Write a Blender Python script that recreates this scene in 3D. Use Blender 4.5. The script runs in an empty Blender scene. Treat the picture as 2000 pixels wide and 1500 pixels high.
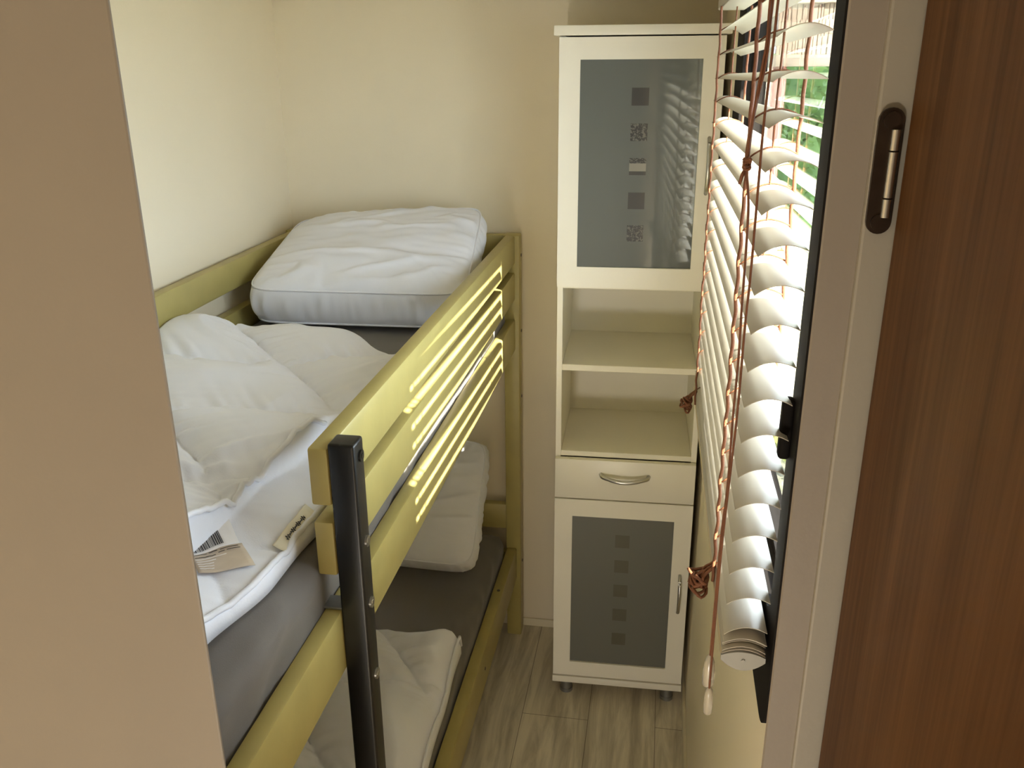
import bpy, bmesh, math, random
from mathutils import Vector, Matrix, noise

C = bpy.context.scene.collection
S = bpy.context.scene
PI = math.pi
random.seed(7)

# ------------------------------------------------------------------ camera
cam_d = bpy.data.cameras.new('camera')
cam = bpy.data.objects.new('camera', cam_d)
C.objects.link(cam)
cam_d.sensor_width = 36.0
cam_d.lens = 1717.5 * 36.0 / 2000.0
cam_d.clip_start = 0.02
CR = Vector((0.98612590, 0.16582066, -0.00769552))
CU = Vector((-0.05012890, 0.34166747, 0.93848305))
CF = Vector((-0.15824919, 0.92507667, -0.34523955))
CO = Vector((0.0, 0.0, 1.91684))
cam.matrix_world = Matrix(((CR.x, CU.x, -CF.x, CO.x), (CR.y, CU.y, -CF.y, CO.y),
                           (CR.z, CU.z, -CF.z, CO.z), (0, 0, 0, 1)))
S.camera = cam

# ------------------------------------------------------------------ light and exposure
S.view_settings.view_transform = 'Standard'
S.view_settings.look = 'None'
S.view_settings.gamma = 1.0
S.view_settings.use_curve_mapping = False
S.view_settings.exposure = 1.76
S.cycles.use_denoising = True
S.cycles.max_bounces = 14
S.cycles.diffuse_bounces = 9
S.cycles.transparent_max_bounces = 16
S.cycles.sample_clamp_indirect = 6.0

world = bpy.data.worlds.new('sky')
S.world = world
world.use_nodes = True
wn = world.node_tree.nodes
bg = wn['Background']
bg.inputs['Color'].default_value = (0.76, 0.86, 1.0, 1)
bg.inputs['Strength'].default_value = 4.2

sun_d = bpy.data.lights.new('sun', 'SUN')
sun_d.energy = 18.0
sun_d.angle = math.radians(0.55)
sun_d.color = (1.0, 0.94, 0.84)
sun = bpy.data.objects.new('sun', sun_d)
C.objects.link(sun)
SUN_EL = math.radians(31.0)
sdir = Vector((-0.632, 0.574, 0)).normalized() * math.cos(SUN_EL) + Vector((0, 0, -math.sin(SUN_EL)))
sun.rotation_euler = sdir.to_track_quat('-Z', 'Y').to_euler()
sun.location = (3, -2, 4)

def portal(name, loc, rot, sx, sy):
    d = bpy.data.lights.new(name, 'AREA')
    d.shape = 'RECTANGLE'
    d.size = sx
    d.size_y = sy
    d.cycles.is_portal = True
    o = bpy.data.objects.new(name, d)
    C.objects.link(o)
    o.location = loc
    o.rotation_euler = rot

portal('bedroom_window_daylight', (0.215, 1.42, 1.65), (0, PI / 2, 0), 1.0, 1.25)

# added low warm fill light, standing in for hall light through the doorway
fill_d = bpy.data.lights.new('hall_fill_light', 'POINT')
fill_d.energy = 20.0
fill_d.color = (1.0, 0.93, 0.84)
fill_d.shadow_soft_size = 0.16
fill_o = bpy.data.objects.new('hall_fill_light', fill_d)
C.objects.link(fill_o)
fill_o.location = (-0.34, -1.15, 0.42)

# ------------------------------------------------------------------ materials
def mat(name, col, rough=0.5, metal=0.0, bump=0.0, bscale=60.0, var=0.0, vscale=8.0, coat=0.0, stretch=(1, 1, 1), sheen=0.0, spec=0.5):
    m = bpy.data.materials.new(name)
    m.use_nodes = True
    nt = m.node_tree
    b = nt.nodes['Principled BSDF']
    b.inputs['Base Color'].default_value = (*col, 1)
    b.inputs['Roughness'].default_value = rough
    b.inputs['Metallic'].default_value = metal
    b.inputs['Specular IOR Level'].default_value = spec
    if coat:
        b.inputs['Coat Weight'].default_value = coat
        b.inputs['Coat Roughness'].default_value = 0.03
    if sheen:
        b.inputs['Sheen Weight'].default_value = sheen
    tc = nt.nodes.new('ShaderNodeTexCoord')
    mp = nt.nodes.new('ShaderNodeMapping')
    mp.inputs['Scale'].default_value = stretch
    nt.links.new(tc.outputs['Object'], mp.inputs['Vector'])
    if var:
        n = nt.nodes.new('ShaderNodeTexNoise')
        n.inputs['Scale'].default_value = vscale
        n.inputs['Detail'].default_value = 5
        nt.links.new(mp.outputs['Vector'], n.inputs['Vector'])
        r = nt.nodes.new('ShaderNodeValToRGB')
        r.color_ramp.elements[0].position = 0.3
        r.color_ramp.elements[1].position = 0.7
        r.color_ramp.elements[0].color = (*[c * (1 - var) for c in col], 1)
        r.color_ramp.elements[1].color = (*[min(1, c * (1 + var)) for c in col], 1)
        nt.links.new(n.outputs['Fac'], r.inputs['Fac'])
        nt.links.new(r.outputs['Color'], b.inputs['Base Color'])
    if bump:
        n2 = nt.nodes.new('ShaderNodeTexNoise')
        n2.inputs['Scale'].default_value = bscale
        n2.inputs['Detail'].default_value = 4
        nt.links.new(mp.outputs['Vector'], n2.inputs['Vector'])
        bp = nt.nodes.new('ShaderNodeBump')
        bp.inputs['Strength'].default_value = bump
        bp.inputs['Distance'].default_value = 0.002
        nt.links.new(n2.outputs['Fac'], bp.inputs['Height'])
        nt.links.new(bp.outputs['Normal'], b.inputs['Normal'])
    return m

M = {}
M['wall'] = mat('cream_wall_paint', (0.79, 0.71, 0.55), 0.6, bump=0.12, bscale=180, var=0.02, vscale=3)
M['wall_window'] = mat('cream_wall_paint_lightened', (0.88, 0.80, 0.62), 0.55, bump=0.08, bscale=180, var=0.02, vscale=3)  # cream wall paint made lighter in place of missing bounce light
M['hall_dark'] = mat('darkened_hall_wall', (0.11, 0.085, 0.06), 0.6, var=0.1, stretch=(6, 6, 1))  # unseen wall coloured dark so the cabinet glass reflects less light
M['ceiling'] = mat('ceiling_paint', (0.76, 0.72, 0.62), 0.7, var=0.02)
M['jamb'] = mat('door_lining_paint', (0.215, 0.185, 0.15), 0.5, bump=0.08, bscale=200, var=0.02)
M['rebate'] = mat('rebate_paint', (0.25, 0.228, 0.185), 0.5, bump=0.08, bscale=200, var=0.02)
M['base'] = mat('baseboard_paint', (0.72, 0.66, 0.50), 0.45, var=0.02)
M['bed'] = mat('pale_yellow_paint', (0.42, 0.355, 0.125), 0.38, bump=0.06, bscale=90, var=0.05, vscale=14)
M['black'] = mat('black_painted_steel', (0.006, 0.006, 0.006), 0.32, bump=0.05, bscale=120, var=0.2)
M['steel'] = mat('brushed_steel', (0.55, 0.54, 0.50), 0.3, metal=1.0, var=0.05)
M['galv'] = mat('galvanised_steel', (0.35, 0.36, 0.36), 0.4, metal=0.9, var=0.1, vscale=40)
M['white_cloth'] = mat('white_cotton', (0.79, 0.81, 0.89), 0.75, bump=0.12, bscale=450, sheen=0.15)
M['grey_cloth'] = mat('grey_jersey', (0.145, 0.131, 0.12), 0.8, bump=0.15, bscale=600, sheen=0.2, var=0.04, vscale=5)
M['cab'] = mat('white_melamine', (0.80, 0.775, 0.68), 0.35, var=0.01)
M['cab_in'] = mat('white_melamine_inside', (0.78, 0.75, 0.64), 0.4, var=0.01)
M['dark_gap'] = mat('dark_recess', (0.02, 0.02, 0.018), 0.8, var=0.1)
M['slat'] = mat('cream_slat', (0.50, 0.465, 0.405), 0.35, var=0.02, vscale=20)
M['rail'] = mat('bottom_rail_beige', (0.66, 0.55, 0.38), 0.4, var=0.03)
M['cap'] = mat('grey_plastic_cap', (0.33, 0.33, 0.31), 0.4, var=0.03)
M['cord'] = mat('brown_cord', (0.17, 0.058, 0.022), 0.7, bump=0.4, bscale=700, var=0.15, vscale=80)
M['frame'] = mat('black_rubber_frame', (0.010, 0.008, 0.007), 0.75, var=0.1, spec=0.12)
M['bronze'] = mat('dark_bronze', (0.05, 0.035, 0.025), 0.3, metal=0.8, var=0.2, vscale=60)
M['clear'] = mat('milky_plastic', (0.75, 0.70, 0.60), 0.2, var=0.02)
M['clear'].node_tree.nodes['Principled BSDF'].inputs['Transmission Weight'].default_value = 0.6
M['paper'] = mat('label_satin', (0.80, 0.78, 0.78), 0.6, var=0.01)
M['tan'] = mat('label_tan', (0.56, 0.47, 0.37), 0.7, var=0.05, vscale=60)
M['ink'] = mat('printed_ink', (0.03, 0.03, 0.035), 0.6, var=0.1)
M['ink_grey'] = mat('grey_ink', (0.16, 0.14, 0.12), 0.6, var=0.1)
M['cream_tag'] = mat('cream_tag', (0.80, 0.76, 0.62), 0.5, var=0.02)
M['post'] = mat('red_brown_post', (0.24, 0.10, 0.085), 0.6, var=0.15, stretch=(8, 8, 1))
M['fascia_board'] = mat('grey_brown_board', (0.20, 0.16, 0.12), 0.7, var=0.2, stretch=(1, 6, 6))
M['bark'] = mat('bark', (0.12, 0.08, 0.05), 0.85, var=0.3)

def leaf_mat(name, c1, c2):
    m = mat(name, c1, 0.5)
    nt = m.node_tree
    b = nt.nodes['Principled BSDF']
    tc = nt.nodes.new('ShaderNodeTexCoord')
    n = nt.nodes.new('ShaderNodeTexNoise')
    n.inputs['Scale'].default_value = 7
    n.inputs['Detail'].default_value = 4
    nt.links.new(tc.outputs['Object'], n.inputs['Vector'])
    r = nt.nodes.new('ShaderNodeValToRGB')
    r.color_ramp.elements[0].position = 0.35
    r.color_ramp.elements[1].position = 0.65
    r.color_ramp.elements[0].color = (*c1, 1)
    r.color_ramp.elements[1].color = (*c2, 1)
    nt.links.new(n.outputs['Fac'], r.inputs['Fac'])
    nt.links.new(r.outputs['Color'], b.inputs['Base Color'])
    return m
M['leaf'] = leaf_mat('fresh_leaf', (0.06, 0.15, 0.025), (0.16, 0.28, 0.06))
M['leaf2'] = leaf_mat('yellow_leaf', (0.14, 0.19, 0.04), (0.28, 0.27, 0.09))
M['lawn'] = leaf_mat('gravel_and_grass', (0.16, 0.17, 0.10), (0.34, 0.32, 0.25))

# wood-look vinyl planks: planks run along Y, 0.205 wide
def plank_mat():
    m = bpy.data.materials.new('grey_oak_vinyl')
    m.use_nodes = True
    nt = m.node_tree
    L = nt.links.new
    b = nt.nodes['Principled BSDF']
    b.inputs['Roughness'].default_value = 0.42
    tc = nt.nodes.new('ShaderNodeTexCoord')
    mp = nt.nodes.new('ShaderNodeMapping')
    mp.inputs['Rotation'].default_value = (0, 0, PI / 2)
    mp.inputs['Location'].default_value = (1.0, 0.147, 0)
    L(tc.outputs['Object'], mp.inputs['Vector'])
    br = nt.nodes.new('ShaderNodeTexBrick')
    br.offset = 0.42
    br.inputs['Scale'].default_value = 1.0
    br.inputs['Brick Width'].default_value = 1.2
    br.inputs['Row Height'].default_value = 0.205
    br.inputs['Mortar Size'].default_value = 0.0011
    br.inputs['Mortar Smooth'].default_value = 0.1
    br.inputs['Bias'].default_value = 0.0
    br.inputs['Color1'].default_value = (0.74, 0.68, 0.56, 1)
    br.inputs['Color2'].default_value = (0.78, 0.72, 0.60, 1)
    br.inputs['Mortar'].default_value = (0.30, 0.26, 0.20, 1)
    L(mp.outputs['Vector'], br.inputs['Vector'])
    st = nt.nodes.new('ShaderNodeMapping')
    st.inputs['Scale'].default_value = (16, 1.6, 1)
    L(tc.outputs['Object'], st.inputs['Vector'])
    n = nt.nodes.new('ShaderNodeTexNoise')
    n.inputs['Scale'].default_value = 1.6
    n.inputs['Detail'].default_value = 8
    n.inputs['Roughness'].default_value = 0.62
    n.inputs['Distortion'].default_value = 0.6
    L(st.outputs['Vector'], n.inputs['Vector'])
    r = nt.nodes.new('ShaderNodeValToRGB')
    r.color_ramp.elements[0].position = 0.34
    r.color_ramp.elements[0].color = (0.52, 0.50, 0.46, 1)
    r.color_ramp.elements[1].position = 0.60
    r.color_ramp.elements[1].color = (1.08, 1.08, 1.06, 1)
    L(n.outputs['Fac'], r.inputs['Fac'])
    mx = nt.nodes.new('ShaderNodeMix')
    mx.data_type = 'RGBA'
    mx.blend_type = 'MULTIPLY'
    mx.inputs['Factor'].default_value = 0.8
    L(br.outputs['Color'], mx.inputs['A'])
    L(r.outputs['Color'], mx.inputs['B'])
    L(mx.outputs['Result'], b.inputs['Base Color'])
    return m
M['floor'] = plank_mat()

def veneer_mat():
    m = bpy.data.materials.new('brown_wood_veneer')
    m.use_nodes = True
    nt = m.node_tree
    L = nt.links.new
    b = nt.nodes['Principled BSDF']
    b.inputs['Roughness'].default_value = 0.5
    b.inputs['Specular IOR Level'].default_value = 0.12
    tc = nt.nodes.new('ShaderNodeTexCoord')
    mp = nt.nodes.new('ShaderNodeMapping')
    mp.inputs['Scale'].default_value = (130, 130, 4.5)
    L(tc.outputs['Object'], mp.inputs['Vector'])
    n = nt.nodes.new('ShaderNodeTexNoise')
    n.inputs['Scale'].default_value = 1.0
    n.inputs['Detail'].default_value = 6
    n.inputs['Roughness'].default_value = 0.6
    n.inputs['Distortion'].default_value = 0.25
    L(mp.outputs['Vector'], n.inputs['Vector'])
    mp2 = nt.nodes.new('ShaderNodeMapping')
    mp2.inputs['Scale'].default_value = (14, 14, 1.1)
    L(tc.outputs['Object'], mp2.inputs['Vector'])
    n2 = nt.nodes.new('ShaderNodeTexNoise')
    n2.inputs['Scale'].default_value = 1.0
    n2.inputs['Detail'].default_value = 3
    L(mp2.outputs['Vector'], n2.inputs['Vector'])
    ad = nt.nodes.new('ShaderNodeMath')
    ad.operation = 'MULTIPLY_ADD'
    ad.inputs[1].default_value = 0.6
    L(n.outputs['Fac'], ad.inputs[0])
    ml = nt.nodes.new('ShaderNodeMath')
    ml.operation = 'MULTIPLY'
    ml.inputs[1].default_value = 0.4
    L(n2.outputs['Fac'], ml.inputs[0])
    L(ml.outputs[0], ad.inputs[2])
    r = nt.nodes.new('ShaderNodeValToRGB')
    r.color_ramp.elements[0].position = 0.36
    r.color_ramp.elements[0].color = (0.054, 0.021, 0.006, 1)
    r.color_ramp.elements[1].position = 0.66
    r.color_ramp.elements[1].color = (0.125, 0.058, 0.021, 1)
    L(ad.outputs[0], r.inputs['Fac'])
    L(r.outputs['Color'], b.inputs['Base Color'])
    return m
M['veneer'] = veneer_mat()

def glass_mat():
    m = bpy.data.materials.new('window_glass')
    m.use_nodes = True
    nt = m.node_tree
    for n in list(nt.nodes):
        if n.type != 'OUTPUT_MATERIAL':
            nt.nodes.remove(n)
    out = [n for n in nt.nodes if n.type == 'OUTPUT_MATERIAL'][0]
    t = nt.nodes.new('ShaderNodeBsdfTransparent')
    t.inputs['Color'].default_value = (0.94, 0.96, 0.94, 1)
    g = nt.nodes.new('ShaderNodeBsdfGlossy')
    g.inputs['Roughness'].default_value = 0.0
    # Schlick reflectance from both sides of the pane
    ge = nt.nodes.new('ShaderNodeNewGeometry')
    dt = nt.nodes.new('ShaderNodeVectorMath')
    dt.operation = 'DOT_PRODUCT'
    nt.links.new(ge.outputs['Incoming'], dt.inputs[0])
    nt.links.new(ge.outputs['Normal'], dt.inputs[1])
    def mth(op, a, b_=None):
        n = nt.nodes.new('ShaderNodeMath')
        n.operation = op
        for i, v in enumerate((a, b_)):
            if v is None:
                continue
            if isinstance(v, (int, float)):
                n.inputs[i].default_value = v
            else:
                nt.links.new(v, n.inputs[i])
        return n.outputs[0]
    cs = mth('ABSOLUTE', dt.outputs['Value'])
    fr = mth('ADD', mth('MULTIPLY', mth('POWER', mth('SUBTRACT', 1.0, cs), 5.0), 0.96), 0.04)
    mx = nt.nodes.new('ShaderNodeMixShader')
    nt.links.new(fr, mx.inputs['Fac'])
    nt.links.new(t.outputs['BSDF'], mx.inputs[1])
    nt.links.new(g.outputs['BSDF'], mx.inputs[2])
    nt.links.new(mx.outputs['Shader'], out.inputs['Surface'])
    return m
M['glass'] = glass_mat()

# satin cabinet glass: etched back, polished front
M['satin'] = mat('satin_glass', (0.092, 0.105, 0.095), 0.45, coat=1.0, var=0.02, vscale=2)
M['satin_low'] = mat('satin_glass_lower', (0.125, 0.13, 0.112), 0.45, coat=0.6, var=0.02, vscale=2)
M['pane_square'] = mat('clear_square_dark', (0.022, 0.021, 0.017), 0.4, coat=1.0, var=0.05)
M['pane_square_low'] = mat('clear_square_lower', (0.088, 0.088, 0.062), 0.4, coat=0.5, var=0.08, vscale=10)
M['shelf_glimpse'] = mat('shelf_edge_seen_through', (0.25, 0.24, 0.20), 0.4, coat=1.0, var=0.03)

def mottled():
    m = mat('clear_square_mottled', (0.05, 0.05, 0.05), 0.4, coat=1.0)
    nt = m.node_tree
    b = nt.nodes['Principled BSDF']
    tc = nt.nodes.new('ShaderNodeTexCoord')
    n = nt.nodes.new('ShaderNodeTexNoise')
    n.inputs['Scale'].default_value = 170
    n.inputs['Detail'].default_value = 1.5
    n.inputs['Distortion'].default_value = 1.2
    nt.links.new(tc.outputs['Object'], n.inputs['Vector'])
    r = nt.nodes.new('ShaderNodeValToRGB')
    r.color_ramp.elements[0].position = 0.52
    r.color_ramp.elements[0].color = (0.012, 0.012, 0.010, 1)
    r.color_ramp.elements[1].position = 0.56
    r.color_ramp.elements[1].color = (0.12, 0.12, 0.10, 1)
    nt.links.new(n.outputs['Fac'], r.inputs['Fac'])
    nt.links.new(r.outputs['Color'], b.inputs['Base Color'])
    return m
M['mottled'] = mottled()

# ------------------------------------------------------------------ helpers
ORI = {}

def empty(name, label, cat, loc, group=None):
    o = bpy.data.objects.new(name, None)
    C.objects.link(o)
    o.location = loc
    o.empty_display_size = 0.1
    o['label'] = label
    o['category'] = cat
    if group:
        o['group'] = group
    ORI[o.name] = Vector(loc)
    return o

def obj(name, bm, m, parent=None, smooth=False, label=None, auto=True):
    """world-space bmesh -> one mesh object, under its parent if given"""
    org = ORI[parent.name] if parent else Vector((0, 0, 0))
    me = bpy.data.meshes.new(name)
    bmesh.ops.recalc_face_normals(bm, faces=bm.faces)
    if org.length > 0:
        bmesh.ops.translate(bm, verts=bm.verts, vec=-org)
    bm.to_mesh(me)
    bm.free()
    me.materials.append(m)
    o = bpy.data.objects.new(name, me)
    C.objects.link(o)
    if smooth:
        for p in me.polygons:
            p.use_smooth = True
        if smooth == 'auto':
            me.set_sharp_from_angle(angle=math.radians(40))
    if parent:
        o.parent = parent
    ORI[o.name] = org
    if label:
        o['label'] = label
    return o

def tag(o, label, cat, group=None, kind=None):
    o['label'] = label
    o['category'] = cat
    if group:
        o['group'] = group
    if kind:
        o['kind'] = kind
    return o

def struct(name, bm, m, smooth=False):
    o = obj(name, bm, m, None, smooth)
    o['kind'] = 'structure'
    return o

def bx(bm, x0, x1, y0, y1, z0, z1, bev=0.0, seg=2):
    t = bmesh.new()
    bmesh.ops.create_cube(t, size=1.0)
    bmesh.ops.scale(t, vec=(x1 - x0, y1 - y0, z1 - z0), verts=t.verts)
    bmesh.ops.translate(t, vec=((x0 + x1) / 2, (y0 + y1) / 2, (z0 + z1) / 2), verts=t.verts)
    if bev > 0:
        bmesh.ops.bevel(t, geom=list(t.edges), offset=bev, segments=seg, affect='EDGES', profile=0.5)
    merge(bm, t)
    return bm

def merge(bm, t):
    me = bpy.data.meshes.new('tmp')
    t.to_mesh(me)
    t.free()
    bm.from_mesh(me)
    bpy.data.meshes.remove(me)

def box(x0, x1, y0, y1, z0, z1, bev=0.0, seg=2):
    return bx(bmesh.new(), x0, x1, y0, y1, z0, z1, bev, seg)

def tube(bm, pts, r, n=8, flat=None):
    """tube through points; r a number or a list; flat=(axis, factor) squashes the section"""
    pts = [Vector(p) for p in pts]
    rings = []
    for i, p in enumerate(pts):
        a = pts[max(0, i - 1)]
        b = pts[min(len(pts) - 1, i + 1)]
        d = (b - a).normalized()
        up = Vector((0, 0, 1)) if abs(d.z) < 0.95 else Vector((0, 1, 0))
        u = d.cross(up).normalized()
        v = d.cross(u).normalized()
        rr = r[i] if isinstance(r, (list, tuple)) else r
        ring = []
        for k in range(n):
            t = 2 * PI * k / n
            ring.append(bm.verts.new(p + (u * math.cos(t) + v * math.sin(t)) * rr))
        rings.append(ring)
    for i in range(len(rings) - 1):
        for k in range(n):
            bm.faces.new((rings[i][k], rings[i][(k + 1) % n], rings[i + 1][(k + 1) % n], rings[i + 1][k]))
    bm.faces.new(rings[0])
    bm.faces.new(rings[-1])
    return bm

def catmull(pts, k=6):
    pts = [Vector(p) for p in pts]
    out = []
    for i in range(len(pts) - 1):
        p0 = pts[max(0, i - 1)]
        p1, p2 = pts[i], pts[i + 1]
        p3 = pts[min(len(pts) - 1, i + 2)]
        for j in range(k):
            t = j / k
            out.append(0.5 * ((2 * p1) + (p2 - p0) * t + (2 * p0 - 5 * p1 + 4 * p2 - p3) * t * t + (3 * p1 - p0 - 3 * p2 + p3) * t ** 3))
    out.append(pts[-1])
    return out

def cyl(bm, c, axis, r, h, n=20, r2=None):
    """cylinder or cone centred at c along axis"""
    a = Vector(axis).normalized()
    c = Vector(c)
    tube(bm, [c - a * h / 2, c + a * h / 2], [r, r if r2 is None else r2], n)
    return bm

def nz(x, y, z=0.0, s=1.0):
    return noise.noise(Vector((x * s, y * s, z * s)))

def fbm(x, y, z=0.0, s=1.0, o=3):
    a, v = 1.0, 0.0
    for i in range(o):
        v += a * nz(x, y, z + i * 7.3, s)
        a *= 0.5
        s *= 2.1
    return v

def sstep(a, b, x):
    t = max(0.0, min(1.0, (x - a) / (b - a)))
    return t * t * (3 - 2 * t)

# ------------------------------------------------------------------ the room
XL, XW, YB = -1.163, 0.149, 2.66
ZC = 2.115
struct('floor', box(-1.9, 0.30, -3.0, 2.75, -0.05, 0.0), M['floor'])
struct('ceiling', box(-1.9, 0.30, -3.0, 2.75, ZC, ZC + 0.06), M['ceiling'])
struct('wall_back', box(XL - 0.1, 0.21, YB, YB + 0.06, 0, ZC), M['wall'])
struct('wall_left', box(XL - 0.07, XL, 0.40, YB, 0, ZC), M['wall'])

# window wall with its opening (y 0.90..1.98, z 1.24..2.03)
WY0, WY1, WZ0, WZ1 = 0.850, 1.90, 1.235, 2.045
bm = bmesh.new()
bx(bm, XW, 0.20, 0.60, WY0, 0, ZC)
bx(bm, XW, 0.20, WY1, YB, 0, ZC)
bx(bm, XW, 0.20, WY0, WY1, 0, WZ0)
bx(bm, XW, 0.20, WY0, WY1, WZ1, ZC)
struct('wall_right', bm, M['wall_window'])

# partition that the doorway is cut through; its left reveal is splayed towards the bedroom
bm = bmesh.new()
sec_ = [(-1.91, 0.600), (-0.3825, 0.600), (-0.3812, 0.6006), (-0.3808, 0.602), (-0.416, 0.640), (-1.91, 0.640)]
v0 = [bm.verts.new((x, y, 0.0)) for x, y in sec_]
v1 = [bm.verts.new((x, y, ZC)) for x, y in sec_]
bm.faces.new(v0)
bm.faces.new(v1)
for k in range(len(sec_)):
    j = (k + 1) % len(sec_)
    bm.faces.new((v0[k], v0[j], v1[j], v1[k]))
struct('wall_front', bm, M['jamb'])
# door frame post on the window side: stop strip and hinge strip, and the head
bm = bmesh.new()
sec_ = [(0.1052, 0.6055), (0.1064, 0.6040), (0.1290, 0.6040), (0.1290, 0.6450), (0.1140, 0.6450)]
v0 = [bm.verts.new((x, y, 0.0)) for x, y in sec_]
v1 = [bm.verts.new((x, y, ZC)) for x, y in sec_]
bm.faces.new(v0)
bm.faces.new(v1)
for k in range(len(sec_)):
    j = (k + 1) % len(sec_)
    bm.faces.new((v0[k], v0[j], v1[j], v1[k]))
struct('trim_1', bm, M['jamb'])
struct('trim_2', box(0.1285, 0.2050, 0.600, 0.645, 0, ZC, 0.002, 2), M['rebate'])
struct('trim_3', box(-0.3808, 0.1035, 0.600, 0.640, 2.06, ZC, 0.002, 2), M['jamb'])

struct('baseboard_right', box(0.139, XW, 0.645, YB, 0, 0.045, 0.002), M['base'])
struct('baseboard_back', box(XL, 0.139, YB - 0.008, YB, 0, 0.03, 0.002), M['base'])

# hall behind the camera, lit by the added fill light
struct('wall_hall_right', box(0.26, 0.32, -3.0, 0.60, 0, ZC), M['wall'])
struct('wall_hall_return', box(0.205, 0.32, 0.60, 0.66, 0, ZC), M['wall'])
struct('wall_hall_left', box(-1.95, -1.90, -3.0, 0.63, 0, ZC), M['wall'])
struct('wall_hall_back', box(-1.9, 0.32, -3.06, -3.0, 0, ZC), M['hall_dark'])

# window: black frame with rounded corners, pane, latch
win = empty('window_1', 'black framed window behind the slatted blind', 'window', (0.149, 1.42, 1.2))
win['kind'] = 'structure'
del win['label']
del win['category']

def rrect(y0, y1, z0, z1, r, n=8):
    pts = []
    for (cy, cz, a0) in ((y1 - r, z1 - r, 0), (y0 + r, z1 - r, 90), (y0 + r, z0 + r, 180), (y1 - r, z0 + r, 270)):
        for k in range(n + 1):
            a = math.radians(a0 + 90 * k / n)
            pts.append((cy + r * math.cos(a), cz + r * math.sin(a)))
    return pts

def frame_ring(x0, x1, outer, inner, bev=0.003):
    bm = bmesh.new()
    vo = [[bm.verts.new((x, y, z)) for (y, z) in outer] for x in (x0, x1)]
    vi = [[bm.verts.new((x, y, z)) for (y, z) in inner] for x in (x0, x1)]
    n = len(outer)
    for k in range(n):
        j = (k + 1) % n
        bm.faces.new((vo[0][k], vo[0][j], vi[0][j], vi[0][k]))
        bm.faces.new((vo[1][k], vo[1][j], vi[1][j], vi[1][k]))
        bm.faces.new((vo[0][k], vo[0][j], vo[1][j], vo[1][k]))
        bm.faces.new((vi[0][k], vi[0][j], vi[1][j], vi[1][k]))
    if bev:
        es = [e for e in bm.edges if abs(e.verts[0].co.x - e.verts[1].co.x) < 1e-6 and min(e.verts[0].co.x, e.verts[1].co.x) < x0 + 1e-5]
        es = [e for e in es if len(e.link_faces) == 2 and e.calc_face_angle(0) > 1.0]
        bmesh.ops.bevel(bm, geom=es, offset=bev, segments=2, affect='EDGES')
    return bm

fr = obj('window_frame', frame_ring(0.1395, 0.175, rrect(0.815, 2.035, 1.205, 2.07, 0.045), rrect(0.862, 1.850, 1.335, 2.03, 0.03), 0.004), M['frame'], win, 'auto')
obj('sash_frame', frame_ring(0.160, 0.185, rrect(0.852, 1.880, 1.325, 2.035, 0.03), rrect(0.874, 1.838, 1.345, 2.017, 0.02), 0.002), M['frame'], win, 'auto')
obj('glass_pane', box(0.170, 0.1715, 0.862, 1.850, 1.335, 2.025), M['glass'], win)
bm = box(0.128, 0.140, 0.842, 0.858, 1.535, 1.60, 0.004, 3)
lt = obj('latch', bm, M['frame'], win, 'auto')

# ------------------------------------------------------------------ door leaf, opened into the hall
door = empty('door_1', 'x', 'x', (0.147, 0.594, 0.0))
door['kind'] = 'structure'
del door['label']
del door['category']
ang = math.radians(3.0)
bm = box(0.0, 0.038, -0.50, 0.0, 0.01, 2.05, 0.002, 2)
bmesh.ops.rotate(bm, verts=bm.verts, cent=(0, 0, 0), matrix=Matrix.Rotation(ang, 3, 'Z'))
bmesh.ops.translate(bm, verts=bm.verts, vec=(0.147, 0.594, 0))
obj('door_leaf', bm, M['veneer'], door)

def stadium(xc, zc, w, h, y0, y1, n=10):
    bm = bmesh.new()
    pts = []
    r = w / 2
    for k in range(n + 1):
        a = PI * k / n
        pts.append((xc + r * math.cos(a), zc + h / 2 - r + r * math.sin(a)))
    for k in range(n + 1):
        a = PI + PI * k / n
        pts.append((xc + r * math.cos(a), zc - h / 2 + r + r * math.sin(a)))
    f0 = [bm.verts.new((x, y0, z)) for x, z in pts]
    f1 = [bm.verts.new((x, y1, z)) for x, z in pts]
    bm.faces.new(f0)
    bm.faces.new(f1)
    m = len(pts)
    for k in range(m):
        bm.faces.new((f0[k], f0[(k + 1) % m], f1[(k + 1) % m], f1[k]))
    return bm

hz = 1.849
hinge = obj('hinge', stadium(0.1375, hz, 0.0155, 0.078, 0.5965, 0.6005), M['bronze'], door, 'auto')
bm = bmesh.new()
for (za, zb) in ((hz - 0.028, hz - 0.0165), (hz - 0.0155, hz + 0.0125), (hz + 0.0135, hz + 0.026)):
    cyl(bm, (0.1405, 0.5950, (za + zb) / 2), (0, 0, 1), 0.0030, zb - za, 16)
obj('hinge_pin', bm, M['steel'], hinge, 'auto')
for dz in (-0.0315, 0.0315):
    bm = bmesh.new()
    cyl(bm, (0.1375, 0.5958, hz + dz), (0, 1, 0), 0.0052, 0.0016, 18)
    obj('screw', bm, M['bronze'], hinge, 'auto')

# ------------------------------------------------------------------ bunk bed
XO, XI = -0.432, -0.461
Y0B, Y1B = 0.655, 2.595
bed = empty('bunk_bed', 'pale yellow painted wooden bunk bed along the wall with black steel post', 'bunk bed', (-0.80, 1.65, 0.0))
BV = 0.004
# outer guard rails end at the steel post, side rails run on
obj('guard_rail', box(XI, XO, 1.030, Y1B, 1.337, 1.424, BV), M['bed'], bed, 'auto')
obj('guard_rail', box(XI, XO, 1.030, Y1B, 1.225, 1.311, BV), M['bed'], bed, 'auto')
obj('side_rail', box(-0.459, XO, Y0B, Y1B, 1.062, 1.164, BV), M['bed'], bed, 'auto')
obj('side_rail', box(-0.466, XO, Y0B, Y1B, 0.232, 0.352, BV), M['bed'], bed, 'auto')
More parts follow.
